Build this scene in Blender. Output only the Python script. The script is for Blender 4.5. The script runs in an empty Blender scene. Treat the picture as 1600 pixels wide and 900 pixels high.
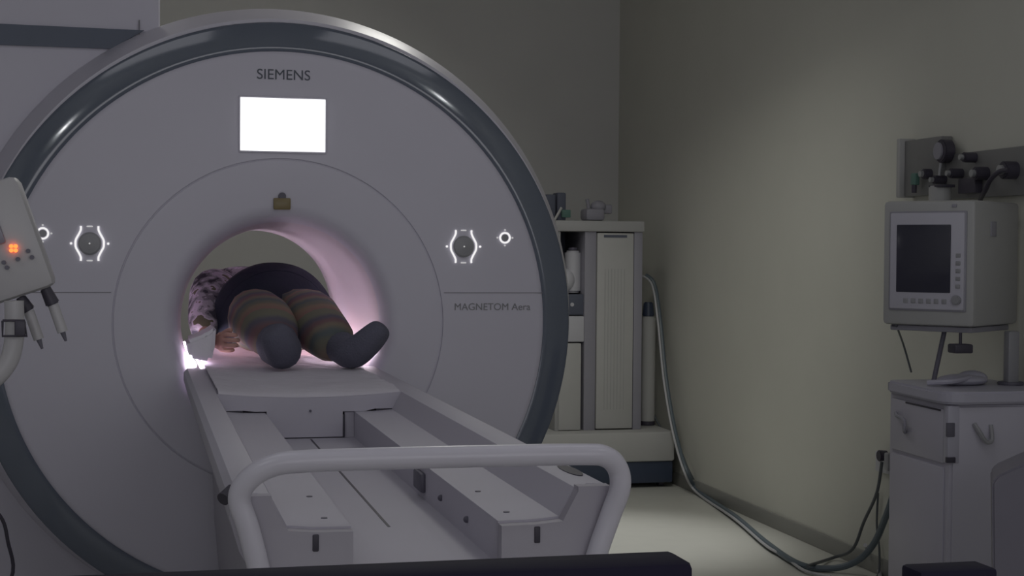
import bpy, bmesh, math, random
from mathutils import Vector, Matrix
import numpy as np
random.seed(4)
PI = math.pi
COL = bpy.context.scene.collection
SC = bpy.context.scene

# ------------------------------------------------------------------ camera
CAM = np.array([-.5002, -5.5935, 1.4605]); FPX = 2400.7
def cam_axes(yaw=.238, pitch=-.0247, roll=.0076):
    cy, sy = math.cos(yaw), math.sin(yaw); cp, sp = math.cos(pitch), math.sin(pitch)
    f = np.array([sy*cp, cy*cp, sp]); r = np.array([cy, -sy, 0]); u = np.cross(r, f)
    c, s = math.cos(roll), math.sin(roll)
    return c*r+s*u, -s*r+c*u, f
AR, AU, AF = cam_axes()
def at(px, py, axis, v):
    """world point seen at a photo pixel, on the plane where coordinate `axis` equals v"""
    d = (px-800)/FPX*AR-(py-450)/FPX*AU+AF
    return Vector(CAM+d*((v-CAM[axis])/d[axis]))
cd = bpy.data.cameras.new('camera'); cam = bpy.data.objects.new('camera', cd); COL.objects.link(cam)
cam.matrix_world = Matrix(((AR[0], AU[0], -AF[0], CAM[0]), (AR[1], AU[1], -AF[1], CAM[1]), (AR[2], AU[2], -AF[2], CAM[2]), (0, 0, 0, 1)))
cd.sensor_width = 36; cd.lens = FPX/1600*36; cd.clip_start = .05
SC.camera = cam
SC.view_settings.view_transform = 'Standard'; SC.view_settings.look = 'None'
SC.view_settings.exposure = 0; SC.view_settings.gamma = 1
SC.view_settings.use_curve_mapping = False

# ------------------------------------------------------------------ light
w = bpy.data.worlds.new('world'); SC.world = w; w.use_nodes = True
w.node_tree.nodes['Background'].inputs[0].default_value = (.9, .92, 1, 1)
w.node_tree.nodes['Background'].inputs[1].default_value = .05
def lamp(name, kind, loc, power, color, rot=(0, 0, 0), **kw):
    l = bpy.data.lights.new(name, kind); l.energy = power; l.color = color
    for k, v in kw.items(): setattr(l, k, v)
    o = bpy.data.objects.new(name, l); o.location = loc; o.rotation_euler = rot; COL.objects.link(o); return o
CZ = 3.7
for x in (-1.0, 1.2):
    lamp('ceiling_panel_light', 'AREA', (x, -2.2, CZ-.07), 4, (.93, .93, 1.0), shape='RECTANGLE', size=1.2, size_y=1.2)
lamp('front_fill_light', 'AREA', (.2, -6.6, 1.9), 24, (.95, .94, 1.0), rot=(PI/2, 0, 0), shape='RECTANGLE', size=4.5, size_y=1.4)  # broad fill added behind the camera to lift upright faces
lamp('floor_pool_spot', 'SPOT', (1.80, 1.80, CZ-.05), 175, (1, 1, .985), spot_size=math.radians(33), spot_blend=.95, shadow_soft_size=.07)  # spot added to make the bright pool on the floor; no fixture
lamp('back_wall_fill', 'AREA', (1.1, 1.8, CZ-.1), 20, (1, .99, .93), rot=(math.radians(-6), math.radians(36), 0), shape='RECTANGLE', size=.5, size_y=1.6)  # fill added to brighten the right and back walls; no fixture
d_ = Vector((2.77, 3.3, .05))-Vector((1.1, -.6, 3.4))
lamp('added_wall_spot', 'SPOT', (1.1, -.6, 3.4), 84, (1, .99, .93), rot=d_.to_track_quat('-Z', 'Y').to_euler(), spot_size=math.radians(50), spot_blend=1, shadow_soft_size=.35)  # extra spot added only to brighten the right wall
for x, z in ((-1.69, 2.86), (1.89, 3.15)):
    lamp('spot_lamp', 'POINT', (x, -3.9, z), 7, (.93, .97, 1), shadow_soft_size=.035)

# ------------------------------------------------------------------ materials
def mat(name, col, rough=.5, metal=0, emit=0, bump=0, bscale=40, var=0, vscale=6, spec=.5, ecol=None):
    m = bpy.data.materials.new(name); m.use_nodes = True; nt = m.node_tree; b = nt.nodes['Principled BSDF']
    b.inputs['Base Color'].default_value = (*col, 1); b.inputs['Roughness'].default_value = rough
    b.inputs['Metallic'].default_value = metal; b.inputs['Specular IOR Level'].default_value = spec
    if emit:
        b.inputs['Emission Color'].default_value = (*(ecol or col), 1); b.inputs['Emission Strength'].default_value = emit
    tc = nt.nodes.new('ShaderNodeTexCoord')
    if var:
        n = nt.nodes.new('ShaderNodeTexNoise'); n.inputs['Scale'].default_value = vscale; n.inputs['Detail'].default_value = 4
        nt.links.new(tc.outputs['Object'], n.inputs['Vector'])
        mx = nt.nodes.new('ShaderNodeMix'); mx.data_type = 'RGBA'
        mx.inputs['A'].default_value = (*[c*(1-var) for c in col], 1); mx.inputs['B'].default_value = (*[min(1, c*(1+var)) for c in col], 1)
        nt.links.new(n.outputs['Fac'], mx.inputs['Factor']); nt.links.new(mx.outputs['Result'], b.inputs['Base Color'])
    if bump:
        n = nt.nodes.new('ShaderNodeTexNoise'); n.inputs['Scale'].default_value = bscale; n.inputs['Detail'].default_value = 3
        nt.links.new(tc.outputs['Object'], n.inputs['Vector'])
        bp = nt.nodes.new('ShaderNodeBump'); bp.inputs['Strength'].default_value = bump; bp.inputs['Distance'].default_value = .01
        nt.links.new(n.outputs['Fac'], bp.inputs['Height']); nt.links.new(bp.outputs['Normal'], b.inputs['Normal'])
    return m
M = dict(
    wall=mat('wall_paint', (.60, .60, .54), .8, var=.04, vscale=3, bump=.05),
    back=mat('back_wall_paint', (.66, .66, .645), .8, var=.04, vscale=3),
    floor=mat('vinyl_floor', (.62, .62, .57), .35, var=.05, vscale=9),
    ceil=mat('ceiling_paint', (.6, .6, .58), .9, var=.03),
    skirt=mat('skirting_vinyl', (.30, .30, .28), .6, var=.03),
    plastic=mat('scanner_plastic', (.62, .60, .69), .42, var=.02, vscale=4),
    rim=mat('rim_plastic', (.62, .60, .68), .38, var=.02),
    ring=mat('blue_grey_gloss', (.12, .14, .185), .11, var=.05, spec=.9),
    stripe=mat('dark_stripe_plastic', (.10, .12, .17), .4, var=.05),
    bore=mat('bore_liner_plastic', (.62, .56, .62), .45, var=.02),
    seam=mat('seam_dark_strip', (.24, .23, .26), .8, var=.03),  # dark tone of the panel joints
    ink=mat('dark_ink', (.11, .12, .15), .7, var=.03),
    inkg=mat('grey_ink', (.27, .27, .29), .7, var=.03),
    glow=mat('backlit_white', (1, 1, 1), .5, emit=.75, ecol=(1, .98, .97), var=.01),
    glowdim=mat('backlit_dim', (1, 1, 1), .5, emit=.3, ecol=(1, .98, .97), var=.01),
    knob=mat('grey_knob', (.30, .30, .32), .3, var=.05),
    amber=mat('amber_window', (.22, .17, .08), .35, var=.1),
    strip=mat('bore_light_strip', (1, .9, .97), .5, emit=24, ecol=(1, .86, .96), var=.01),
    table=mat('table_plastic', (.50, .48, .55), .55, var=.02),
    tabled=mat('table_grey_panel', (.42, .40, .46), .5, var=.03),
    handle=mat('handle_tube_paint', (.62, .60, .68), .3, var=.02),
    black=mat('black_rubber', (.05, .045, .065), .5, var=.1),
    dark=mat('dark_grey_plastic', (.12, .115, .15), .5, var=.08),
    sheet=mat('bed_sheet', (.66, .63, .70), .9, bump=.5, bscale=18, var=.05),
    cloth=mat('white_cloth', (.80, .78, .84), .9, bump=.3, bscale=25, var=.04),
    coil=mat('navy_coil_fabric', (.016, .022, .042), .8, bump=.2, var=.1),
    sock=mat('grey_sock_knit', (.14, .14, .19), .95, bump=.6, bscale=160, var=.15, vscale=20),
    skin=mat('skin', (.62, .36, .30), .55, bump=.1, bscale=60, var=.06),
    hair=mat('black_hair', (.03, .025, .02), .6, bump=.5, bscale=120, var=.2),
    injp=mat('injector_plastic', (.43, .42, .44), .4, var=.03),
    disp=mat('grey_display', (.22, .21, .26), .3, var=.06, vscale=40),
    orange=mat('orange_led', (1, .25, .05), .4, emit=2.2, ecol=(1, .16, .03), var=.01),
    cab=mat('cabinet_grey', (.40, .40, .40), .55, var=.03),
    cabp=mat('cabinet_panel', (.46, .46, .45), .55, var=.03),
    cabd=mat('cabinet_frame_grey', (.29, .285, .33), .55, var=.03),
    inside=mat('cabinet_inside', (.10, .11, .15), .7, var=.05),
    navy=mat('navy_plastic', (.045, .06, .10), .4, var=.1),
    white=mat('white_plastic', (.52, .52, .56), .4, var=.02),
    green=mat('green_label', (.10, .20, .17), .5, var=.08),
    crt=mat('monitor_housing', (.40, .40, .40), .5, var=.03),
    crtb=mat('monitor_bezel', (.50, .49, .56), .45, var=.03),
    crts=mat('dark_screen_glass', (.045, .045, .065), .15, var=.1),
    cartb=mat('cart_body', (.47, .455, .53), .45, var=.03),
    cartt=mat('cart_top', (.44, .43, .51), .4, var=.03),
    panel=mat('gas_panel_metal', (.20, .20, .20), .45, var=.05),
    metal=mat('grey_metal', (.45, .46, .48), .3, metal=.6, var=.05),
    cable=mat('grey_cable', (.10, .11, .12), .4, var=.05),
    cableb=mat('blue_grey_cable', (.11, .14, .165), .4, var=.05),
    cablew=mat('pale_cable', (.48, .48, .50), .35, var=.05),
    bin=mat('grey_bin_plastic', (.19, .18, .225), .5, var=.04),
    fgmon=mat('black_purple_casing', (.010, .008, .024), .7, var=.1, spec=.2),
    desk=mat('desk_laminate', (.3, .28, .26), .5, var=.05),
)
def screen_mat():
    m = bpy.data.materials.new('lit_screen'); m.use_nodes = True; nt = m.node_tree; b = nt.nodes['Principled BSDF']
    tc = nt.nodes.new('ShaderNodeTexCoord'); n = nt.nodes.new('ShaderNodeTexNoise'); n.inputs['Scale'].default_value = 5
    r = nt.nodes.new('ShaderNodeValToRGB'); r.color_ramp.elements[0].color = (.88, .97, 1, 1); r.color_ramp.elements[1].color = (1, 1, 1, 1)
    r.color_ramp.elements[1].position = .55
    nt.links.new(tc.outputs['Object'], n.inputs['Vector']); nt.links.new(n.outputs['Fac'], r.inputs['Fac'])
    nt.links.new(r.outputs['Color'], b.inputs['Emission Color']); b.inputs['Emission Strength'].default_value = 1.15
    b.inputs['Base Color'].default_value = (.8, .8, .8, 1)
    return m
M['screen'] = screen_mat()
def ramp_mat(name, cols, kind):
    m = bpy.data.materials.new(name); m.use_nodes = True; nt = m.node_tree; b = nt.nodes['Principled BSDF']; b.inputs['Roughness'].default_value = .9
    tc = nt.nodes.new('ShaderNodeTexCoord')
    r = nt.nodes.new('ShaderNodeValToRGB'); cr = r.color_ramp; cr.interpolation = 'CONSTANT' if kind != 'stripe' else 'EASE'
    while len(cr.elements) < len(cols): cr.elements.new(.5)
    for i, (p, c) in enumerate(cols): cr.elements[i].position = p; cr.elements[i].color = (*c, 1)
    if kind == 'stripe':
        sp = nt.nodes.new('ShaderNodeSeparateXYZ'); nt.links.new(tc.outputs['Object'], sp.inputs[0])
        n = nt.nodes.new('ShaderNodeTexNoise'); n.inputs['Scale'].default_value = 7; nt.links.new(tc.outputs['Object'], n.inputs['Vector'])
        a = nt.nodes.new('ShaderNodeMath'); a.operation = 'MULTIPLY_ADD'; a.inputs[1].default_value = .06; nt.links.new(n.outputs['Fac'], a.inputs[0]); nt.links.new(sp.outputs['Y'], a.inputs[2])
        z = nt.nodes.new('ShaderNodeMath'); z.operation = 'MULTIPLY_ADD'; z.inputs[1].default_value = .9; nt.links.new(sp.outputs['Z'], z.inputs[0]); nt.links.new(a.outputs[0], z.inputs[2])
        mu = nt.nodes.new('ShaderNodeMath'); mu.operation = 'MULTIPLY'; mu.inputs[1].default_value = 3.4; nt.links.new(z.outputs[0], mu.inputs[0])
        fr = nt.nodes.new('ShaderNodeMath'); fr.operation = 'FRACT'; nt.links.new(mu.outputs[0], fr.inputs[0]); nt.links.new(fr.outputs[0], r.inputs['Fac'])
    else:
        n = nt.nodes.new('ShaderNodeTexNoise'); n.inputs['Scale'].default_value = 16; n.inputs['Detail'].default_value = 2; nt.links.new(tc.outputs['Object'], n.inputs['Vector'])
        nt.links.new(n.outputs['Fac'], r.inputs['Fac'])
    nt.links.new(r.outputs['Color'], b.inputs['Base Color'])
    return m
M['trouser'] = ramp_mat('striped_trouser', [(0, (.27, .16, .14)), (.14, (.26, .19, .14)), (.26, (.17, .165, .13)), (.38, (.115, .135, .14)), (.5, (.22, .18, .14)), (.62, (.19, .11, .12)), (.74, (.12, .11, .145)), (.87, (.19, .185, .14))], 'stripe')
M['floral'] = ramp_mat('printed_cotton', [(0, (.06, .06, .08)), (.40, (.22, .21, .24)), (.47, (.42, .40, .46)), (.54, (.62, .56, .66)), (.62, (.16, .15, .10))], 'noise')

# ------------------------------------------------------------------ mesh helpers
def finish(name, bm, m, parent=None, smooth=True, ang=35):
    bmesh.ops.recalc_face_normals(bm, faces=bm.faces[:])
    if smooth:
        for f in bm.faces: f.smooth = True
        for e in bm.edges:
            e.smooth = not (len(e.link_faces) == 2 and e.calc_face_angle(0) > math.radians(ang))
    me = bpy.data.meshes.new(name); bm.to_mesh(me); bm.free()
    me.materials.append(M[m] if isinstance(m, str) else m)
    o = bpy.data.objects.new(name, me); COL.objects.link(o)
    if parent: o.parent = parent; o.matrix_parent_inverse = parent.matrix_basis.inverted()
    return o
class MB:
    def __init__(s): s.bm = bmesh.new()
    def add(s, b2, mtx=None):
        if mtx is not None: bmesh.ops.transform(b2, matrix=mtx, verts=b2.verts[:])
        me = bpy.data.meshes.new('t'); b2.to_mesh(me); b2.free(); s.bm.from_mesh(me); bpy.data.meshes.remove(me); return s
    def box(s, a, b, bev=.004, mtx=None, seg=2):
        b2 = bmesh.new(); bmesh.ops.create_cube(b2, size=1)
        for v in b2.verts:
            v.co = Vector([(a[i]+b[i])/2+v.co[i]*(b[i]-a[i]) for i in range(3)])
        if bev: bmesh.ops.bevel(b2, geom=b2.edges[:], offset=min(bev, min(abs(b[i]-a[i]) for i in range(3))*.45), segments=seg, profile=.5, affect='EDGES')
        return s.add(b2, mtx)
    def cyl(s, p, q, r, r2=None, n=32, bev=0):
        p, q = Vector(p), Vector(q); d = q-p; b2 = bmesh.new()
        bmesh.ops.create_cone(b2, cap_ends=True, segments=n, radius1=r, radius2=r if r2 is None else r2, depth=d.length)
        if bev: bmesh.ops.bevel(b2, geom=[e for e in b2.edges if any(len(f.verts) > 4 for f in e.link_faces)], offset=bev, segments=2, affect='EDGES')
        return s.add(b2, Matrix.Translation((p+q)/2) @ d.to_track_quat('Z', 'Y').to_matrix().to_4x4())
    def sph(s, c, r, sc=(1, 1, 1), n=24):
        b2 = bmesh.new(); bmesh.ops.create_uvsphere(b2, u_segments=n, v_segments=n//2, radius=r)
        return s.add(b2, Matrix.Translation(c) @ Matrix.Diagonal((*sc, 1)))
    def prism(s, pts, a, b, axis='y', bev=0):
        """2-D outline extruded between a and b; pts are (x,z) for y, (x,y) for z, (y,z) for x"""
        b2 = bmesh.new()
        def mk(p, t): return {'y': (p[0], t, p[1]), 'z': (p[0], p[1], t), 'x': (t, p[0], p[1])}[axis]
        va = [b2.verts.new(mk(p, a)) for p in pts]; vb = [b2.verts.new(mk(p, b)) for p in pts]; n = len(pts)
        b2.faces.new(va); b2.faces.new(vb[::-1])
        for i in range(n): b2.faces.new((va[i], vb[i], vb[(i+1) % n], va[(i+1) % n]))
        bmesh.ops.recalc_face_normals(b2, faces=b2.faces[:])
        if bev: bmesh.ops.bevel(b2, geom=b2.edges[:], offset=bev, segments=2, affect='EDGES')
        return s.add(b2)
    def lathe(s, prof, c=(0, 0, 0), n=160, closed=False):
        """profile of (radius, y) turned about the y axis through c"""
        rows = []
        for r, y in prof: rows.append([s.bm.verts.new((c[0]+r*math.cos(2*PI*k/n), c[1]+y, c[2]+r*math.sin(2*PI*k/n))) for k in range(n)])
        idx = list(range(len(rows)-1))+([-1] if closed else [])
        for i in idx:
            A, B = rows[i], rows[i+1]
            for k in range(n): s.bm.faces.new((A[k], A[(k+1) % n], B[(k+1) % n], B[k]))
        return s
    def tube(s, pts, r, n=12, res=6, smooth=True):
        P = [Vector(p) for p in pts]
        if smooth and len(P) > 2:
            Q = []
            for i in range(len(P)-1):
                a, b, c, d = P[max(i-1, 0)], P[i], P[i+1], P[min(i+2, len(P)-1)]
                for k in range(res):
                    t = k/res
                    Q.append(.5*((2*b)+(c-a)*t+(2*a-5*b+4*c-d)*t*t+(3*b-a-3*c+d)*t**3))
            Q.append(P[-1]); P = Q
        up = None; rows = []
        for i, p in enumerate(P):
            t = (P[min(i+1, len(P)-1)]-P[max(i-1, 0)]).normalized()
            if up is None: up = t.orthogonal().normalized()
            up = (up-t*up.dot(t)).normalized(); sd = t.cross(up)
            rr = r(i/(len(P)-1)) if callable(r) else r
            rows.append([s.bm.verts.new(p+rr*(math.cos(2*PI*k/n)*up+math.sin(2*PI*k/n)*sd)) for k in range(n)])
        for A, B in zip(rows, rows[1:]):
            for k in range(n): s.bm.faces.new((A[k], A[(k+1) % n], B[(k+1) % n], B[k]))
        s.bm.faces.new(rows[0][::-1]); s.bm.faces.new(rows[-1]); return s
    def build(s, name, m, parent=None, **k): return finish(name, s.bm, m, parent, **k)
def tag(o, label, cat, group=None):
    o['label'] = label; o['category'] = cat
    if group: o['group'] = group
    return o
def thing(name, label, cat, loc=(0, 0, 0), rz=0, group=None):
    o = bpy.data.objects.new(name, None); COL.objects.link(o); o.location = loc; o.rotation_euler = (0, 0, rz); o.empty_display_size = .1
    bpy.context.view_layer.update()
    return tag(o, label, cat, group)
def local(name, mb, m, parent, **k):     # part built in the parent's own coordinates
    o = finish(name, mb.bm, m, None, **k); o.parent = parent; return o
def struct(name, mb, m):
    o = mb.build(name, m); o['kind'] = 'structure'; return o
def text_part(name, body, size, loc, m, parent, bold=.0):
    cu = bpy.data.curves.new('txt', 'FONT'); cu.body = body; cu.size = size; cu.extrude = .0006; cu.align_x = 'CENTER'; cu.align_y = 'CENTER'; cu.offset = bold
    t = bpy.data.objects.new('txt', cu); COL.objects.link(t); bpy.context.view_layer.update()
    me = bpy.data.meshes.new_from_object(t.evaluated_get(bpy.context.evaluated_depsgraph_get())); bpy.data.objects.remove(t)
    me.transform(Matrix.Translation(loc) @ Matrix.Rotation(PI/2, 4, 'X')); me.materials.clear(); me.materials.append(M[m]); me.name = name
    o = bpy.data.objects.new(name, me); COL.objects.link(o); o.parent = parent; o.matrix_parent_inverse = parent.matrix_basis.inverted(); return o
def skin_mesh(name, verts, edges, radii, m, parent=None, sub=2, root=0):
    me = bpy.data.meshes.new(name); me.from_pydata([tuple(v) for v in verts], edges, [])
    o = bpy.data.objects.new('tmp', me); COL.objects.link(o)
    md = o.modifiers.new('s', 'SKIN'); md.use_smooth_shade = True
    for i, r in enumerate(radii):
        me.skin_vertices[0].data[i].radius = (r, r) if not isinstance(r, tuple) else r
        me.skin_vertices[0].data[i].use_root = (i == root)
    ss = o.modifiers.new('u', 'SUBSURF'); ss.levels = sub; ss.render_levels = sub
    bpy.context.view_layer.update()
    me2 = bpy.data.meshes.new_from_object(o.evaluated_get(bpy.context.evaluated_depsgraph_get())); bpy.data.objects.remove(o)
    me2.name = name; me2.materials.clear(); me2.materials.append(M[m] if isinstance(m, str) else m)
    for p in me2.polygons: p.use_smooth = True
    r = bpy.data.objects.new(name, me2); COL.objects.link(r)
    if parent: r.parent = parent; r.matrix_parent_inverse = parent.matrix_basis.inverted()
    return r

# ------------------------------------------------------------------ room
WX, BY, FY, LX = 2.77, 4.74, -7.2, -3.2
struct('floor', MB().box((LX-.1, FY-.1, -.1), (WX+.1, BY+.1, 0), 0), 'floor')
struct('ceiling', MB().box((LX-.1, FY-.1, CZ), (WX+.1, BY+.1, CZ+.1), 0), 'ceil')
struct('wall_right', MB().box((WX, FY, 0), (WX+.1, BY, CZ), 0), 'wall')
struct('wall_back', MB().box((LX, BY, 0), (WX+.1, BY+.1, CZ), 0), 'back')
struct('wall_left', MB().box((LX-.1, FY, 0), (LX, BY, CZ), 0), 'back')
struct('wall_front', MB().box((LX, FY-.1, 0), (WX, FY, CZ), 0), 'back')
struct('baseboard_right', MB().box((WX-.012, FY, 0), (WX, BY-.012, .08), .003), 'skirt')
struct('baseboard_back', MB().box((LX, BY-.012, 0), (WX, BY, .10), .003), 'skirt')

# ------------------------------------------------------------------ scanner
CY = 1.19; ctr = (0, 0, CY)
sc = thing('mri_scanner', 'large pale ring-shaped scanner with dark ring edge and lit screen above its opening', 'scanner', (0, .3, 0))
# round front face with a groove at r .592, inner lip rolling into the bore
prof = [(.985, .012), (.975, .003), (.96, 0), (.5955, 0), (.5945, .006), (.5895, .006), (.5885, 0), (.43, 0), (.412, .003), (.398, .010), (.385, .022), (.374, .04), (.366, .07)]
MB().lathe(prof, ctr).build('front_cover', 'plastic', sc, ang=50)
MB().lathe([(.366, .07), (.358, .12), (.352, .2), (.35, .3), (.35, 1.45), (.36, 1.53), (.40, 1.58), (.52, 1.60)], ctr).build('bore_liner', 'bore', sc, ang=50)
rp = [(.980, .006), (.985, .004)]+[(.985+.097*t, .002+.097*(.03*t+.13*t*t)) for t in [i/12 for i in range(1, 13)]]+[(1.085, .020), (1.086, .07)]
MB().lathe(rp, ctr).build('dark_ring', 'ring', sc, ang=60)
MB().lathe([(1.045, .07), (1.070, .030), (1.082, .030), (1.115, .13), (1.150, .25), (1.155, .28), (1.155, 1.42), (1.14, 1.5), (1.05, 1.58), (.9, 1.6), (.54, 1.6)], (0, 0, CY+.018)).build('outer_cover', 'rim', sc, ang=40)
h = MB()
h.box((-2.5, .28, 0), (-.427, 1.75, CZ-.002), .02)
h.build('side_housing', 'plastic', sc)
st = MB(); st.prism([(-2.49, 2.275), (-.485, 2.262), (-.60, 2.19), (-2.49, 2.19)], .268, .283)
st.build('housing_stripe', 'stripe', sc)
MB().box((-.504, .272, 2.17), (-.500, .283, 2.30), 0).build('housing_seam', 'seam', sc)
# horizontal joints of the face
for x0, x1 in ((-.975, -.597), (.597, .975)):
    MB().box((x0, -.001, 1.2985), (x1, .002, 1.3015), 0).build('face_joint', 'seam', sc)
text_part('maker_lettering', 'SIEMENS', .052, (.004, -.0015, 2.084), 'ink', sc, .0)
text_part('model_lettering', 'MAGNETOM Aera', .037, (.782, -.0015, 1.247), 'inkg', sc, 0)
# screen
d = MB().box((-.156, -.006, 1.803), (.160, .004, 2.007), .004).build('display_frame', 'plastic', sc)
s_ = MB().box((-.150, -.009, 1.810), (.154, -.004, 2.000), .001).build('screen', 'screen', d)
# laser window above the opening
lw = MB().box((-.031, -.012, 1.600), (.030, .01, 1.642), .004).build('laser_window', 'amber', sc)
MB().cyl((0, -.010, 1.648), (0, .01, 1.648), .014, bev=.003).build('laser_tab', 'dark', lw)
# glowing control pads
for sx in (-1, 1):
    X, Z = sx*.670, 1.472
    pad = MB().lathe([(.0405, .002), (.040, -.006), (.034, -.011), (.0, -.013)], (X, 0, Z), n=48).build('control_knob', 'knob', sc)
    for s2 in (-1, 1):
        pts = [(X+s2*.030, -.003, Z+.061), (X+s2*.030, -.003, Z+.048), (X+s2*.036, -.003, Z+.034), (X+s2*.0465, -.003, Z+.014), (X+s2*.048, -.003, Z), (X+s2*.0465, -.003, Z-.014), (X+s2*.036, -.003, Z-.034), (X+s2*.030, -.003, Z-.048), (X+s2*.030, -.003, Z-.061)]
        MB().tube(pts, .0034, n=8).build('light_bracket', 'glow', pad)
        MB().box((X-.010, -.004, Z+s2*.060-.0025), (X+.010, .001, Z+s2*.060+.0025), .001).build('light_dash', 'glowdim', pad)
        MB().cyl((X+s2*.063, -.004, Z), (X+s2*.063, .001, Z), .004, n=12).build('light_dot', 'glow', pad)
    MB().sph((X, -.014, Z), .003).build('centre_dot', 'glowdim', pad)
    X, Z = sx*.828, 1.506
    b = MB(); b.lathe([(.0155, .001), (.0155, -.004), (.0215, -.004), (.0215, .001)], (X, 0, Z), n=40); rb = b.build('light_ring', 'glow', sc)
    MB().cyl((X, -.004, Z), (X, .001, Z), .013, bev=.002).build('button', 'knob', rb)
    for a in range(4):
        MB().cyl((X+.029*math.cos(a*PI/2), -.003, Z+.029*math.sin(a*PI/2)), (X+.029*math.cos(a*PI/2), .001, Z+.029*math.sin(a*PI/2)), .0032, n=10).build('light_dot', 'glowdim', rb)
# light strips along both sides of the bore
for sx, an in ((-1, -27), (1, -18)):
    a = math.radians(an); x, z = sx*.343*math.cos(a), CY+.343*math.sin(a)
    MB().tube([(x, .07, z), (x, .6, z), (x, 1.40, z)], .008, n=10, smooth=False).build('bore_light', 'strip', sc)

# ------------------------------------------------------------------ patient table
tb = thing('patient_table', 'long pale scanner table with a loop handle reaching towards the room', 'table', (0, -1.5, 0))
half = [(.134, .889), (.134, .968), (.200, .969), (.248, .973), (.277, 1.026), (.300, 1.032), (.334, 1.031), (.346, 1.018), (.347, .99), (.330, .93), (.290, .86), (.25, .80)]
outline = [(-x, z) for x, z in half[::-1]]+half
MB().prism(outline, -2.885, -.012).build('trough', 'table', tb, ang=20)
MB().prism([(-.25, .80), (-.24, .5), (-.20, .06), (.20, .06), (.24, .5), (.25, .80)], -2.3, -.05).build('pedestal', 'tabled', tb)
MB().box((-.27, -2.35, 0), (.27, -.03, .07), .015).build('base_plinth', 'tabled', tb)
# end panel framing the trough
op = [(.277, 1.031), (.277, 1.023), (.248, .969), (.200, .965), (.134, .964), (.134, .884)]
pl = op+[(-x, z) for x, z in op[::-1]]+[(-.338, 1.031), (-.335, 1.00), (-.300, .89), (-.262, .76), (.262, .76), (.300, .89), (.335, 1.00), (.338, 1.031)]
ep = MB().prism(pl, -2.915, -2.884).build('end_panel', 'tabled', tb, ang=20)
for sx in (-1, 1):
    MB().box((sx*.2-.0055, -2.918, .931), (sx*.2+.0055, -2.90, .961), .002).build('slot', 'black', ep)
# loop handle
hp = [(-.278, -2.93, .80), (-.298, -2.93, .90), (-.318, -2.93, .98), (-.333, -2.93, 1.030), (-.318, -2.94, 1.064), (-.280, -2.95, 1.088), (-.225, -2.96, 1.096), (-.1, -2.965, 1.098), (.1, -2.965, 1.098), (.27, -2.96, 1.096), (.316, -2.955, 1.090), (.342, -2.945, 1.066), (.348, -2.94, 1.03), (.334, -2.93, .98), (.306, -2.93, .90), (.284, -2.93, .80)]
MB().tube(hp, .0195, n=20, res=8).build('handle', 'handle', tb)
MB().cyl((-.358, -2.88, 1.022), (-.340, -2.86, 1.034), .012).build('handle_end', 'black', tb)
# slit in the trough floor
MB().box((-.0028, -2.475, .8885), (.0028, -.99, .8898), 0).build('centre_slit', 'black', tb)
# screws, sockets, recess on the right wing
for y in (-2.80, -2.55):
    for x in (.170, -.172):
        MB().cyl((x, y, .966), (x, y, .970), .006, n=16).build('screw', 'dark', tb)
for px, py in ((715, 746), (793, 805)):
    p = at(px, py, 0, .262)
    MB().box((.252, p.y-.007, p.z-.016), (.268, p.y+.007, p.z+.016), .002).build('socket', 'dark', tb)
MB().box((.122, -2.16, .905), (.136, -2.06, .95), .006).build('rail_latch', 'dark', tb)
for y in (-2.35, -2.62):
    MB().sph((.132, y, .925), .007, n=12).build('rail_stud', 'dark', tb)
rc = MB(); b2 = bmesh.new(); bmesh.ops.create_cone(b2, cap_ends=True, segments=32, radius1=.5, radius2=.5, depth=.004)
rc.add(b2, Matrix.Translation((.316, -2.72, 1.0315)) @ Matrix.Diagonal((.03, .15, 1, 1))); rc.build('grip_recess', 'black', tb)
# sliding carriage with stepped underside
chl = [(.130, .893), (.130, .972), (.165, .972), (.196, .976), (.262, .976), (.284, 1.018), (.280, 1.026)]
ch = [(.098, .893), (.098, .969), (.165, .969), (.196, .976), (.262, .976), (.284, 1.018), (.280, 1.026)]
carr = [(-x, z) for x, z in chl]+[(-.15, 1.016), (0, 1.012), (.15, 1.016)]+ch[::-1]
# black strips put in for the shade in the gaps round the carriage
sl = MB().prism(carr, -.97, 1.42).build('sliding_board', 'table', tb, ang=20)
for x0, x1, z in ((-.131, .104, .8905),):
    MB().box((x0, -.966, .8893), (x1, -.3, .8935), 0).build('board_gap_shade', 'black', tb)
MB().cyl((.0, -.974, .972), (.0, -.968, .972), .004, n=12).build('screw', 'dark', sl)
MB().box((.098, -.9685, .892), (.105, -.4, .960), 0).build('board_gap_shade', 'black', tb)
MB().box((.105, -.960, .8895), (.1335, -.4, .966), 0).build('rail_filler', 'table', tb)  # block added so the gap beside the rail stays light
for sx in (-1, 1):
    MB().box((min(sx*.200, sx*.255), -.966, .9695), (max(sx*.200, sx*.255), -.3, .9765), 0).build('board_gap_shade', 'black', tb)
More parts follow.
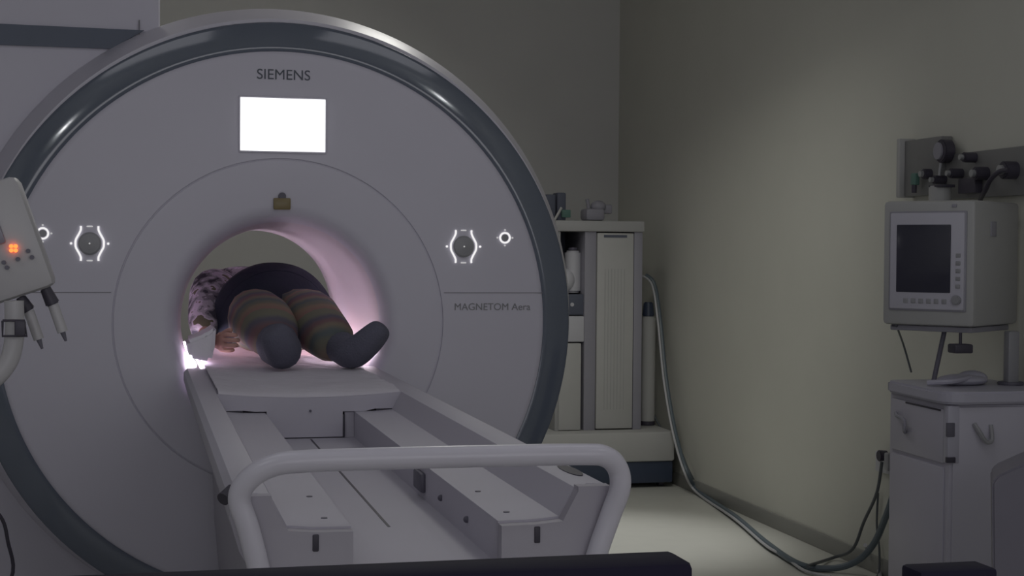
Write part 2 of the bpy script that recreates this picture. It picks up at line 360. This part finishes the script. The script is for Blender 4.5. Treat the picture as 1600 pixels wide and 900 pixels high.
# sheet over the board
def surf(name, f, nu, nv, m, parent=None, thick=.006, label=None):
    bm = bmesh.new(); g = [[bm.verts.new(f(i/nu, j/nv)) for j in range(nv+1)] for i in range(nu+1)]
    for i in range(nu):
        for j in range(nv): bm.faces.new((g[i][j], g[i+1][j], g[i+1][j+1], g[i][j+1]))
    bmesh.ops.recalc_face_normals(bm, faces=bm.faces[:])
    if thick: bmesh.ops.solidify(bm, geom=bm.faces[:], thickness=thick)
    return finish(name, bm, m, parent, ang=60)
from mathutils import noise
def sheetf(u, v):
    x = -.272+.544*u; y = -.968+2.2*v
    e = abs(x)/.272; z = (1.0135+.014*e**2) if v < .001 else 1.0235+.008*e**3+.010*(.5+.5*noise.noise(Vector((x*9, y*6, 3))))*(1 if v > .02 else .3)+.006*noise.noise(Vector((x*24+y*12, y*14, 1)))*.7
    
    return (x, y, max(z, 1.0135+.013*e**2))
sh = surf('bed_sheet', sheetf, 60, 160, 'sheet', thick=.003)
tag(sh, 'creased pale sheet spread on the sliding board under the patient', 'sheet')

# ------------------------------------------------------------------ patient
# one continuous body: torso, neck, head, arms, legs, feet
V = [(.02, .66, 1.16), (.02, .84, 1.185), (.02, 1.02, 1.17), (.02, 1.12, 1.14), (.02, 1.20, 1.14), (.02, 1.30, 1.15),
     # right-in-photo leg
     (.11, .60, 1.15), (.145, .26, 1.215), (.215, -.08, 1.11), (.225, -.15, 1.085), (.275, -.19, 1.12), (.325, -.22, 1.175),
     # left-in-photo leg
     (-.06, .60, 1.15), (-.045, .26, 1.215), (.0, -.06, 1.11), (.005, -.13, 1.085), (-.02, -.17, 1.125), (-.05, -.19, 1.165),
     # left-in-photo arm
     (-.15, 1.0, 1.21), (-.215, .74, 1.27), (-.262, .45, 1.14), (-.225, .24, 1.110),
     # the other arm, folded over the chest
     (.19, 1.0, 1.18), (.26, .76, 1.15), (.14, .62, 1.30)]
Ed = [(0, 1), (1, 2), (2, 3), (3, 4), (4, 5), (0, 6), (6, 7), (7, 8), (8, 9), (9, 10), (10, 11), (0, 12), (12, 13), (13, 14), (14, 15), (15, 16), (16, 17),
      (2, 18), (18, 19), (19, 20), (20, 21), (2, 22), (22, 23), (23, 24)]
Rd = [.13, .135, .12, .055, .085, .08, .09, .06, .04, .04, .036, .022, .09, .06, .04, .04, .036, .022, .055, .042, .03, .025, .055, .042, .028]
body = skin_mesh('person', V, Ed, Rd, 'skin')
tag(body, 'person lying on their back in the scanner bore, feet first towards us, in striped trousers', 'person')
MB().sph((.02, 1.31, 1.17), .095, (1, 1, 1)).build('hair', 'hair', body)
# trousers: loose legs that share a waist
V2 = [(.02, .68, 1.165), (.02, .56, 1.19), (.115, .46, 1.185), (.128, .26, 1.205), (.145, .10, 1.170), (.200, -.075, 1.108), (-.065, .46, 1.185), (-.068, .26, 1.203), (-.035, .10, 1.170), (-.01, -.04, 1.12)]
E2 = [(0, 1), (1, 2), (2, 3), (3, 4), (4, 5), (1, 6), (6, 7), (7, 8), (8, 9)]
R2 = [.15, .15, .120, .120, .108, .082, .120, .122, .112, .096]
skin_mesh('trousers', V2, E2, R2, 'trouser', body)
skin_mesh('shirt', [(.0, .80, 1.20), (-.01, .92, 1.235), (.02, 1.06, 1.18), (-.16, 1.0, 1.27), (-.212, .76, 1.288), (-.250, .52, 1.185), (.2, 1.0, 1.2), (.25, .80, 1.16), (-.262, .40, 1.125)],
          [(0, 1), (1, 2), (2, 3), (3, 4), (4, 5), (2, 6), (6, 7), (5, 8)], [.15, .155, .12, .105, .100, .075, .085, .06, .045], 'floral', body)
# socks over the feet
skin_mesh('sock', [(.195, -.01, 1.118), (.220, -.10, 1.095), (.232, -.165, 1.082), (.272, -.20, 1.118), (.318, -.225, 1.168), (.338, -.235, 1.195)],
          [(0, 1), (1, 2), (2, 3), (3, 4), (4, 5)], [.068, .062, .062, .058, .050, .034], 'sock', body)
skin_mesh('sock', [(-.03, 0, 1.135), (-.015, -.08, 1.108), (.0, -.15, 1.088), (-.02, -.18, 1.122), (-.042, -.20, 1.16), (-.058, -.205, 1.185)],
          [(0, 1), (1, 2), (2, 3), (3, 4), (4, 5)], [.092, .080, .070, .068, .060, .042], 'sock', body)
# hand resting beside the thigh: palm and five fingers
hx, hy, hz = -.212, .17, 1.112
hv = [(hx-.008, hy+.06, hz), (hx, hy, hz), (hx+.006, hy-.03, hz)]; he = [(0, 1), (1, 2)]; hr = [.026, (.020, .034), (.018, .036)]
for k, (dz, L) in enumerate(((.030, .9), (.011, 1.0), (-.008, .95), (-.026, .75))):
    b0 = len(hv)
    hv += [(hx+.012, hy-.045, hz+dz), (hx+.032*L, hy-.072*L, hz+dz*1.05), (hx+.054*L, hy-.080*L, hz+dz), (hx+.070*L, hy-.074*L, hz+dz*.95)]
    he += [(2, b0), (b0, b0+1), (b0+1, b0+2), (b0+2, b0+3)]; hr += [.0105, .0098, .009, .0078]
b0 = len(hv); hv += [(hx+.012, hy+.0, hz+.03), (hx+.03, hy-.02, hz+.045), (hx+.044, hy-.036, hz+.046)]; he += [(1, b0), (b0, b0+1), (b0+1, b0+2)]; hr += [.012, .010, .0085]
skin_mesh('hand', hv, he, hr, 'skin', body, sub=1)

# dark coil pad arched over the belly
def arch(u, v):
    a = math.radians(198-190*u)        # from low left to right
    k = math.sin(min(1, v*1.5)*PI/2)
    y = .36+.32*v
    rx, rz = .115+.135*k, .085+.168*k
    x = .028+rx*math.cos(a)-.012*k*(1-u); z = 1.150+rz*math.sin(a)+.008*noise.noise(Vector((x*6, y*6, 0)))
    return (x, y+.05*math.cos(a), z)
cm = surf('body_coil', arch, 48, 12, 'coil', thick=.030)
tag(cm, 'dark navy coil pad arched over the patient\'s belly', 'coil')
surf('strap', lambda u, v: tuple(Vector(arch(u, .40+.2*v))+Vector((0, 0, .002))), 48, 3, 'coil', cm, thick=.003)

# white pad by the left wall of the bore
wp = MB(); wp.prism([(-.325, 1.062), (-.250, 1.050), (-.236, 1.085), (-.230, 1.178), (-.270, 1.150), (-.335, 1.125)], .04, .30, bev=.012)
o = wp.build('support_pad', 'cloth', None, ang=60); tag(o, 'bright white cushion wedged between the patient\'s hand and the lit bore wall', 'cushion')

# ------------------------------------------------------------------ contrast injector at the left edge
inj = thing('contrast_injector', 'tilted pale injector head with orange lamp and two dark syringe ports, at the left edge', 'medical device', (-.98, -3.0, 0))
a0 = at(8, 288, 1, -3.0); a1 = at(84, 462, 1, -3.0)
Mx = Matrix.Translation((-.712, -3.0, 1.462)) @ Matrix.Rotation(math.radians(19), 4, 'Y')
# local x = width, z = length; tilt leans the head to the right going down
Mx = Matrix.Translation((-.700, -3.0, 1.468)) @ Matrix.Rotation(math.radians(-19), 4, 'Y')
def ib(a, b, bev, name, m, par=inj): return MB().box(a, b, bev, mtx=Mx).build(name, m, par)
head = ib((-.062, -.03, -.088), (.043, .05, .098), .012, 'head', 'injp')
ib((-.062, -.036, .0), (-.006, -.028, .045), .003, 'display', 'disp', head)
for (px, py) in ((6, 410), (11, 418), (28, 405), (44, 392), (50, 402)):
    p = at(px, py, 1, -3.032); MB().cyl((p.x, -3.036, p.z), (p.x, -3.028, p.z), .0035, n=12).build('button', 'dark', head)
p = at(21, 388, 1, -3.034)
led = MB()
for dx in (-1, 1):
    for dz in (-1, 1): led.cyl((p.x+dx*.0034, -3.037, p.z+dz*.0034), (p.x+dx*.0034, -3.030, p.z+dz*.0034), .0031, n=12)
led.build('orange_indicator', 'orange', head)
p = at(6, 296, 1, -3.0); MB().cyl((p.x-.02, -3.01, p.z-.006), (p.x+.012, -3.01, p.z+.004), .0085, bev=.002).build('top_knob', 'black', inj)
for (qa, qb, qc) in (((31, 464), (45, 486), (66, 545)), ((70, 449), (83, 476), (103, 533))):
    A, B, Cc = at(*qa, 1, -3.0), at(*qb, 1, -3.0), at(*qc, 1, -3.0)
    pt = MB().cyl(A, B, .0085, .0115, bev=.002).build('syringe_port', 'black', inj)
    MB().cyl(B, B+(Cc-B)*.75, .0085, n=16).build('syringe', 'injp', pt)
    MB().cyl(B+(Cc-B)*.05, B+(Cc-B)*.5, .0028, n=8).build('plunger', 'black', pt)
    MB().cyl(B+(Cc-B)*.75, Cc, .0045, .002, n=10).build('nozzle', 'dark', pt)
c0 = at(30, 500, 1, -3.07); cl = MB()
pa, pb, pc, pd = at(4, 501, 1, -3.07), at(38, 501, 1, -3.07), at(42, 525, 1, -3.07), at(4, 525, 1, -3.07)
cl.tube([pa, pb, pc, pd, pa], .0022, n=6, smooth=False); cl.box((at(23, 501, 1, -3.07).x, -3.078, pd.z), (pb.x+.002, -3.06, pa.z), .003); cl.build('clamp', 'black', inj)
g = [at(22, 470, 1, -3.04), at(22, 530, 1, -3.04), at(10, 570, 1, -3.04), at(-25, 600, 1, -3.04), at(-110, 622, 1, -3.04), (-.98, -3.04, 1.18), (-.98, -3.0, 1.05)]
MB().tube(g, .015, n=16).build('support_arm', 'injp', inj)
MB().cyl((-.98, -3, .06), (-.98, -3, 1.12), .022).build('pole', 'metal', inj)
MB().cyl((-.98, -3, .03), (-.98, -3, .08), .24, .20, bev=.01).build('base', 'injp', inj)
for k in range(5):
    MB().sph((-.98+.2*math.cos(k*1.257), -3+.2*math.sin(k*1.257), .02), .02).build('castor', 'black', inj)

cb = MB().tube([at(-40, 770, 1, -.45), at(0, 806, 1, -.45), at(12, 845, 1, -.45), at(17, 905, 1, -.45), Vector((-1.02, -.47, .25)), Vector((-1.05, -.6, .012)), Vector((-1.4, -.9, .012))], .006, n=8).build('cable', 'black')
tag(cb, 'thin dark cable looping down beside the lower left of the scanner', 'cable')

# ------------------------------------------------------------------ tall equipment unit behind the scanner
YF = 3.5
un = thing('equipment_cabinet', 'tall grey wheeled equipment cabinet standing in the corner behind the scanner', 'cabinet', (2.26, 3.75, 0))
def X(px): return at(px, 500, 1, YF).x
def Z(py): return at(940, py, 1, YF).z
MB().box((1.80, 3.36, .165), (2.715, 4.05, Z(672)), .015).build('plinth', 'cabp', un)
MB().box((1.84, 3.38, .03), (2.71, 4.03, .168), .01).build('black_base', 'navy', un)
for x in (1.9, 2.65):
    for y in (3.45, 3.95): MB().cyl((x-.015, y, .03), (x+.015, y, .03), .03).build('castor', 'black', un)
MB().box((X(866), YF-.015, Z(362)), (X(1005), 4.0, Z(345)), .008).build('top', 'cab', un)
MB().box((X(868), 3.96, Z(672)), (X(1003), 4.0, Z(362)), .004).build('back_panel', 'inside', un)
MB().box((X(868), YF, Z(672)), (X(875), 3.97, Z(362)), .003).build('side_panel', 'cab', un)
MB().box((X(990), YF, Z(672)), (X(1003), 3.97, Z(362)), .003).build('side_panel', 'cabd', un)
MB().box((X(913), YF, Z(672)), (X(931), 3.97, Z(362)), .004).build('divider', 'cabd', un)
dr = MB().box((X(932), YF-.006, Z(670)), (X(989), 3.97, Z(364)), .006).build('tall_panel', 'cabp', un)
for k in range(7): MB().box((X(944+k*5), YF-.008, Z(640)), (X(945+k*5), YF-.004, Z(420)), 0).build('groove', 'cab', dr)
MB().box((X(942), YF-.008, Z(371)), (X(978), YF-.004, Z(367)), 0).build('vent_slot', 'inside', dr)
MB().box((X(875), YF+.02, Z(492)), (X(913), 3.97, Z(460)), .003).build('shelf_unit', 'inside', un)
MB().cyl((X(895), YF+.015, Z(476)), (X(895), YF+.03, Z(476)), .012).build('shelf_knob', 'white', un)
MB().box((X(875), YF+.0, Z(534)), (X(913), 3.97, Z(494)), .006).build('drawer', 'white', un)
MB().box((X(873), YF-.01, Z(671)), (X(908), 3.97, Z(536)), .006).build('lower_door', 'cabp', un)
o = MB().cyl((X(901), YF+.10, Z(458)), (X(901), YF+.10, Z(392)), .052, bev=.012)
o.sph((X(890), YF+.08, Z(438)), .055, (1, 1, 1.3)); o = o.build('canister', 'white')
tag(o, 'white rounded canister standing in the open bay of the corner cabinet', 'canister')
MB().cyl((X(901), YF+.10, Z(391.5)), (X(901), YF+.10, Z(387)), .03, bev=.004).build('cap', 'dark', o)
# things on top
o = MB().box((X(858), 3.6, 1.642), (X(874), 3.72, Z(304)), .01).box((X(876), 3.6, 1.642), (X(890), 3.72, Z(301)), .01).build('vaporizer', 'inside'); tag(o, 'pair of dark upright blocks on the left end of the corner cabinet\'s top', 'device')
MB().box((X(882), 3.58, Z(340)), (X(896), 3.61, Z(328)), .003).build('green_tag', 'green', o)
MB().tube([Vector((X(862), 3.56, Z(352))), Vector((X(868), 3.55, Z(345))), Vector((X(880), 3.56, Z(325)))], .008, n=8).build('pipe', 'cabp', o)
o = MB().box((X(922), 3.6, Z(344.5)), (X(952), 3.75, Z(325)), .02).sph((X(945), 3.66, Z(322)), .05, (1, 1, .8)).cyl((X(930), 3.66, Z(325)), (X(927), 3.66, Z(310)), .012).box((X(950), 3.64, Z(333)), (X(966), 3.7, Z(318)), .01).build('small_device', 'cabd')
tag(o, 'small dark lumpy device on the middle of the corner cabinet\'s top', 'device')
o = MB().cyl((2.655, 3.72, Z(672)+.02), (2.655, 3.72, Z(497)), .048, bev=.008).build('gas_cylinder', 'cabp'); tag(o, 'slim pale cylinder standing between the corner cabinet and the right wall', 'cylinder')
MB().cyl((2.655, 3.72, Z(497)), (2.655, 3.72, Z(474)), .04, .03, bev=.006).build('valve_cap', 'navy', o)
MB().cyl((2.655, 3.72, Z(672)+.0005), (2.655, 3.72, Z(664)), .05, bev=.004).build('foot_band', 'black', o)

# ------------------------------------------------------------------ hoses and cables to the right wall
F0 = .02
def run(px_pts): return [at(px, py, ax, v) for px, py, ax, v in px_pts]
main = [(1008, 430, 1, 3.72), (1022, 445, 1, 3.70), (1031, 500, 0, 2.69), (1040, 590, 0, 2.69), (1054, 672, 0, 2.69), (1072, 735, 0, 2.69), (1092, 768, 2, F0), (1150, 808, 2, F0), (1200, 850, 2, F0), (1250, 882, 2, F0), (1300, 888, 2, F0), (1338, 877, 0, 2.66)]
def cable(name, label, pts, r, m, group=None):
    o = MB().tube(pts, r, n=10, res=8).build(name, m); return tag(o, label, 'cable', group)
def off(pts, dx, dy=0, dz=0, k0=0): return [Vector(p)+Vector((dx, dy if i > k0 else 0, dz)) for i, p in enumerate(pts)]
mp = run(main)
cable('hose', 'thick blue-grey hose dropping from the corner cabinet and running along the floor by the wall', mp+[at(1365, 850, 0, 2.70), at(1385, 805, 0, 2.71), at(1398, 765, 0, 2.72), at(1404, 740, 0, 2.73)], .015, 'cableb')
cable('hose', 'pale shiny hose beside the thicker blue-grey one down the corner wall', off(mp[:9], -.026, -.035, .0)+[Vector((2.475, 1.15, .02)), Vector((2.44, .85, .014)), Vector((2.50, .70, .014))], .007, 'cablew')
cable('cable', 'thin dark cable leaving the cabinet foot and joining the hoses', run([(1006, 600, 1, 3.75), (1018, 640, 1, 3.72), (1040, 680, 0, 2.735), (1062, 703, 0, 2.735), (1076, 735, 0, 2.735)])+off(mp[6:11], .025, .03, -.008), .008, 'cable')
cable('power_cord', 'dark cord hanging from the black plug at the wall socket to the floor', run([(1378, 722, 0, 2.735), (1370, 770, 0, 2.73), (1350, 815, 0, 2.73), (1332, 858, 0, 2.72), (1300, 872, 2, .012), (1262, 884, 2, .05)]), .0075, 'cable')
cable('power_cord', 'thinner cord dropping straight down from the wall socket beside the cart', run([(1372, 770, 0, 2.755), (1370, 820, 0, 2.755), (1374, 860, 0, 2.75)])+[Vector((2.73, .70, .01)), Vector((2.62, .60, .01))], .005, 'cable')
cable('cable', 'short pale cable curling off the floor bundle towards us', run([(1352, 852, 0, 2.73), (1362, 868, 2, .06), (1375, 900, 2, .01)])+[Vector((2.42, .15, .01))], .010, 'cablew')
pt = MB().box((2.755, .62, .47), (2.77, .79, .56), .004).build('wall_socket', 'white'); tag(pt, 'white wall socket low on the right wall with plugs in it', 'socket')
p = at(1379, 712, 0, 2.735); pg = MB().cyl((2.715, p.y, p.z), (2.757, p.y, p.z), .026, .022, bev=.004).build('plug', 'black'); tag(pg, 'round black plug in the left of the low wall socket', 'plug')
p = at(1390, 718, 0, 2.74); pg = MB().box((2.72, p.y-.02, p.z-.05), (2.757, p.y+.02, p.z+.03), .008).build('plug', 'knob'); tag(pg, 'grey plug in the right of the low wall socket, next to the cart', 'plug')

# ------------------------------------------------------------------ gas panel on the right wall
gp = thing('medical_gas_unit', 'dark wall unit with round gauge, valves and a hose above the old monitor', 'wall unit', (2.77, 0, 1.82))
MB().box((2.735, -.9, 1.682), (2.768, .172, 1.868), .005).build('rail_panel', 'panel', gp)
MB().box((2.715, .165, 1.705), (2.768, .49, 1.945), .005).build('valve_box', 'panel', gp)
MB().box((2.69, .475, 1.70), (2.768, .505, 1.955), .005).build('edge_post', 'cab', gp)
def gdisc(px, py, r, dep, name, m, par):
    p = at(px, py, 0, 2.71); return MB().cyl((2.71-dep, p.y, p.z), (2.74, p.y, p.z), r, bev=.004).build(name, m, par)
ga = gdisc(1474, 236, .048, .015, 'gauge', 'black', gp); p = at(1474, 236, 0, 2.71); MB().cyl((2.688, p.y+.012, p.z), (2.70, p.y+.012, p.z), .036, bev=.002).build('gauge_dial', 'cabd', ga)
MB().cyl((2.70, p.y, p.z-.05), (2.70, p.y+.01, p.z-.10), .007).build('gauge_stem', 'metal', ga)
for px, py, r in ((1452, 272, .022), (1468, 281, .018), (1494, 271, .02), (1515, 246, .020), (1533, 271, .026), (1577, 266, .034)):
    v = gdisc(px, py, r, .03, 'valve', 'black', gp); p = at(px, py, 0, 2.71); MB().cyl((2.665, p.y, p.z), (2.69, p.y, p.z), r*.55).build('valve_stem', 'metal', v)
p = at(1432, 280, 0, 2.69); MB().box((2.672, p.y-.02, p.z-.025), (2.695, p.y+.02, p.z+.025), .004).build('green_fitting', 'green', gp)
MB().cyl((2.68, p.y, p.z-.025), (2.68, p.y, 1.715), .011).build('black_pipe', 'black', gp)
p = at(1467, 298, 0, 2.66); MB().cyl((2.665, p.y, 1.66), (2.665, p.y, p.z+.02), .045, bev=.006).build('canister', 'cab', gp)
MB().box((2.63, p.y-.06, p.z+.012), (2.70, p.y+.03, p.z+.024), .003).build('canister_lid', 'black', gp)
MB().box((2.70, at(1520, 290, 0, 2.71).y-.03, 1.70), (2.74, at(1500, 290, 0, 2.71).y, 1.76), .004).build('block_valve', 'black', gp)
MB().tube([at(1576, 266, 0, 2.66), at(1562, 268, 0, 2.65), at(1548, 280, 0, 2.65), at(1540, 296, 0, 2.66), at(1533, 309, 0, 2.69), at(1531, 316, 0, 2.72)], .0095, n=10).build('hose', 'black', gp)

# ------------------------------------------------------------------ medical cart
cz = .97
N0 = at(1484, 612, 2, cz); rz = math.radians(-3)
ct = thing('medical_cart', 'pale drawer cart with rounded top standing against the right wall', 'cart', (N0.x, N0.y, 0), rz)
W_, D_ = .40, .50        # local x to the right wall, local y away from us
def cl_(name, a, b, m, bev=.005, par=None): return local(name, MB().box(a, b, bev), m, par or ct)
cl_('body', (.0, .0, .06), (W_, D_, cz-.045), 'cartb', .012)
# rounded worktop overhanging the body
pts = []
for cx, cy, a0 in ((-.03+.08, -.03+.08, 180), (W_-.04, -.03+.07, 270), (W_-.03, D_+.02-.04, 0), (-.03+.06, D_+.02-.06, 90)):
    for k in range(7):
        a = math.radians(a0+k*15); r = .08 if a0 == 180 else .05
        pts.append((cx+r*math.cos(a), cy+r*math.sin(a)))
local('worktop', MB().prism(pts, cz-.045, cz, 'z', bev=.008), 'cartt', ct, ang=50)
# front (faces the room): drawers, doors and hooks
df = cl_('drawer', (-.008, .03, cz-.26), (.002, D_-.03, cz-.065), 'cartb', .004)
cl_('slot', (-.0095, .05, cz-.075), (-.004, .34, cz-.068), 'black', .001, df)
hk = MB().tube([(-.010, .42, cz-.12), (-.028, .37, cz-.125), (-.028, .31, cz-.135), (-.026, .31, cz-.17), (-.008, .34, cz-.185)], .007, n=8)
local('drawer_handle', hk, 'cabd', df)
cl_('door', (-.008, .03, .12), (.002, D_-.03, cz-.275), 'cartb', .004)
cl_('corner_strip', (-.010, -.010, cz-.255), (.035, .025, cz-.05), 'cartt', .004)
cl_('latch', (-.014, -.014, cz-.16), (.016, .0, cz-.11), 'dark', .003); cl_('latch', (-.014, -.014, cz-.252), (.02, .0, cz-.232), 'black', .002)
# right face (towards us)
sp = cl_('side_panel', (.012, -.008, .12), (W_-.02, .002, cz-.055), 'cartb', .004)
local('side_handle', MB().tube([(.09, -.010, cz-.115), (.10, -.03, cz-.14), (.125, -.032, cz-.175), (.15, -.028, cz-.17), (.155, -.008, cz-.12)], .008, n=8), 'knob', sp)
for x in (.06, W_-.06):
    for y in (.06, D_-.06): local('castor', MB().cyl((x-.014, y, .032), (x+.014, y, .032), .032), 'black', ct)

# monitor on its stand over the cart
g_ = math.radians(38)
Nc = at(1523, 400, 1, -.60); fd = Vector((-math.sin(g_), math.cos(g_), 0))   # face runs back-left
def px_of(v): 
    d = np.array(v)-CAM; return 800+FPX*(d@AR)/(d@AF)
wid = .36
for t in range(200):                     # turn the box until its far front edge reaches the photo's edge
    g_ = math.radians(10+t*.4); fd = Vector((-math.sin(g_), math.cos(g_), 0))
    if px_of((Nc.x+wid*fd.x, Nc.y+wid*fd.y, 1.4)) < 1379: break
z0, z1 = at(1505, 512, 1, -.60).z, at(1510, 312, 1, -.60).z
mo = thing('patient_monitor', 'old boxy pale monitor with dark screen raised above the cart', 'monitor', (Nc.x, Nc.y, z0), g_)
# local +y runs along the face (away), local +x is the side; the face is local x = 0
hp_ = MB(); hp_.box((.0, .0, 0), (.42, wid, z1-z0), .016)
local('housing', hp_, 'crt', mo)
hh = z1-z0
bz = local('bezel', MB().box((-.012, .035, .06), (.004, wid-.035, hh-.045), .006), 'crtb', mo)
local('bezel_outline', MB().box((-.006, .029, .054), (.003, wid-.029, hh-.039), .004), 'cabd', mo)  # purplish grey border around the bezel
local('screen', MB().box((-.015, .085, .122), (.0, wid-.062, hh-.088), .004), 'crts', bz)
for k in range(6): local('key', MB().box((-.015, .10+k*.03, .082), (-.008, .118+k*.03, .10), .002), 'knob', bz)
for k in range(5): local('key', MB().box((-.015, .048, .14+k*.028), (-.008, .066, .155+k*.028), .002), 'knob', bz)
local('dial', MB().cyl((-.026, .060, .098), (-.008, .060, .098), .017, bev=.003), 'knob', bz)
local('vent_patch', MB().box((.14, -.004, hh-.13), (.19, .004, hh-.075), .002), 'cabd', mo)
local('badge', MB().box((-.004, .07, hh-.026), (.002, .088, hh-.014), .001), 'cabd', mo)
local('foot', MB().cyl((.03, wid-.04, -.008), (.03, wid-.04, .002), .012), 'black', mo)
tray = local('tray', MB().box((.03, .02, -.022), (.38, wid-.02, -.002), .004), 'cabd', mo)
bpy.context.view_layer.update()
def onlc(x, y, z=0): return mo.matrix_world @ Vector((x, y, z))
A = at(1580, 560, 1, -.45)
st = MB(); st.box((A.x-.022, A.y-.02, cz), (A.x+.022, A.y+.02, z0-.022), .005); o = st.build('monitor_stand', 'knob')
tag(o, 'grey upright post carrying the boxy monitor above the cart', 'stand')
MB().cyl((A.x, A.y, cz), (A.x, A.y, cz+.012), .05, bev=.004).build('foot_plate', 'dark', o)
a, b = at(1476, 516, 1, -.42), at(1458, 584, 1, -.42); b.z = cz+.004
MB().cyl(a, b, .009, n=12).build('strut', 'dark', o)
cable('cable', 'thin cable hanging from under the boxy monitor to the cart top', [onlc(.02, wid-.05, -.004), at(1412, 540, 1, -.15), at(1424, 582, 1, -.15)-Vector((0, 0, 0))], .004, 'cable')
o = MB().box((at(1482, 545, 1, -.55).x, -.60, at(1495, 551, 1, -.55).z), (at(1510, 545, 1, -.55).x, -.54, at(1495, 537, 1, -.55).z), .006)
o.cyl((at(1496, 545, 1, -.55).x, -.57, at(1495, 539, 1, -.55).z), (at(1496, 545, 1, -.55).x, -.57, z0-.02), .006, n=10)
o = o.build('clip_sensor', 'black', mo)
o = MB().sph((at(1510, 580, 1, -.45).x, -.42, cz+.018), .10, (1, .7, .22)).sph((at(1530, 575, 1, -.45).x, -.40, cz+.022), .06, (1, .8, .5)).tube([(2.33, -.45, cz+.012), (2.40, -.5, cz+.02), (2.50, -.46, cz+.03), (2.54, -.38, cz+.012)], .010, n=8).build('cloth_bundle', 'cartt')
tag(o, 'grey bundle lying on the cart top under the monitor', 'bundle')

# grey bin in front of the cart at the right edge
o = thing('waste_bin', 'dark grey box-shaped bin with sloping top at the lower right corner', 'bin', (2.2, -1.5, 0))
p0 = at(1550, 748, 1, -1.6)
o.location = (p0.x, p0.y, 0); o.rotation_euler = (0, 0, math.radians(-30))
h0 = p0.z
local('bin_body', MB().prism([(.02, .0), (.34, 0), (.36, h0+.10), (.17, h0+.09), (.015, h0+.01), (0, h0-.012)], 0, .26, bev=.006), 'bin', o)
local('lid_seam', MB().box((.004, -.0025, h0-.30), (.352, .002, h0-.296), 0), 'dark', o)

# ------------------------------------------------------------------ operator's desk in the foreground
dk = thing('desk', 'low grey desk in the immediate foreground below the frame', 'desk', (0, -4.6, 0))
MB().box((-1.3, -4.85, .71), (1.0, -4.25, .74), .006).build('desk_top', 'desk', dk)
for x in (-1.22, .92):
    for y in (-4.8, -4.3): MB().box((x-.025, y-.025, 0), (x+.025, y+.025, .712), .004).build('leg', 'metal', dk)
def fgm(ang, pr, w_, hgt, label, name, cat):
    r = thing(name, label, cat, (pr.x, pr.y, .74), ang)
    zt = pr.z-.74
    local('casing', MB().box((-w_, 0, -hgt), (0, .045, 0), .006, mtx=Matrix.Translation((0, 0, zt)) @ Matrix.Rotation(0, 4, 'Y')), 'fgmon', r)
    local('neck', MB().box((-w_/2-.03, .04, .01), (-w_/2+.03, .07, zt-.08), .004), 'fgmon', r)
    local('foot', MB().box((-w_/2-.11, -.06, 0), (-w_/2+.11, .12, .014), .004), 'fgmon', r)
    return r
fgm(0, at(1086, 878, 1, -4.6), .50, .30, 'black monitor seen only as a dark top edge at the bottom centre', 'computer_monitor', 'monitor')
s2 = at(1560, 888, 1, -4.6)
r = thing('speaker', 'small black box seen only as a dark top edge below the cart', 'speaker', (s2.x, s2.y, .74), 0)
local('casing', MB().box((-.062, 0, 0), (0, .03, s2.z-.74), .003), 'fgmon', r)
local('grille', MB().box((-.055, -.003, .05), (-.008, .002, s2.z-.80), .002), 'dark', r)

# ------------------------------------------------------------------ ceiling fixtures (out of frame, they carry the lamps)
for x in (-1.0, 1.2):
    o = thing('ceiling_light', 'flat square ceiling panel light', 'light', (x, -2.2, CZ-.001), 0, 'ceiling panels')
    local('frame', MB().box((-.62, -.62, -.05), (.62, .62, 0), .005), 'white', o)
    local('diffuser', MB().box((-.6, -.6, -.053), (.6, .6, -.048), 0), 'white', o)
print('cart', N0, 'monitor', Nc, math.degrees(g_), z0, z1)
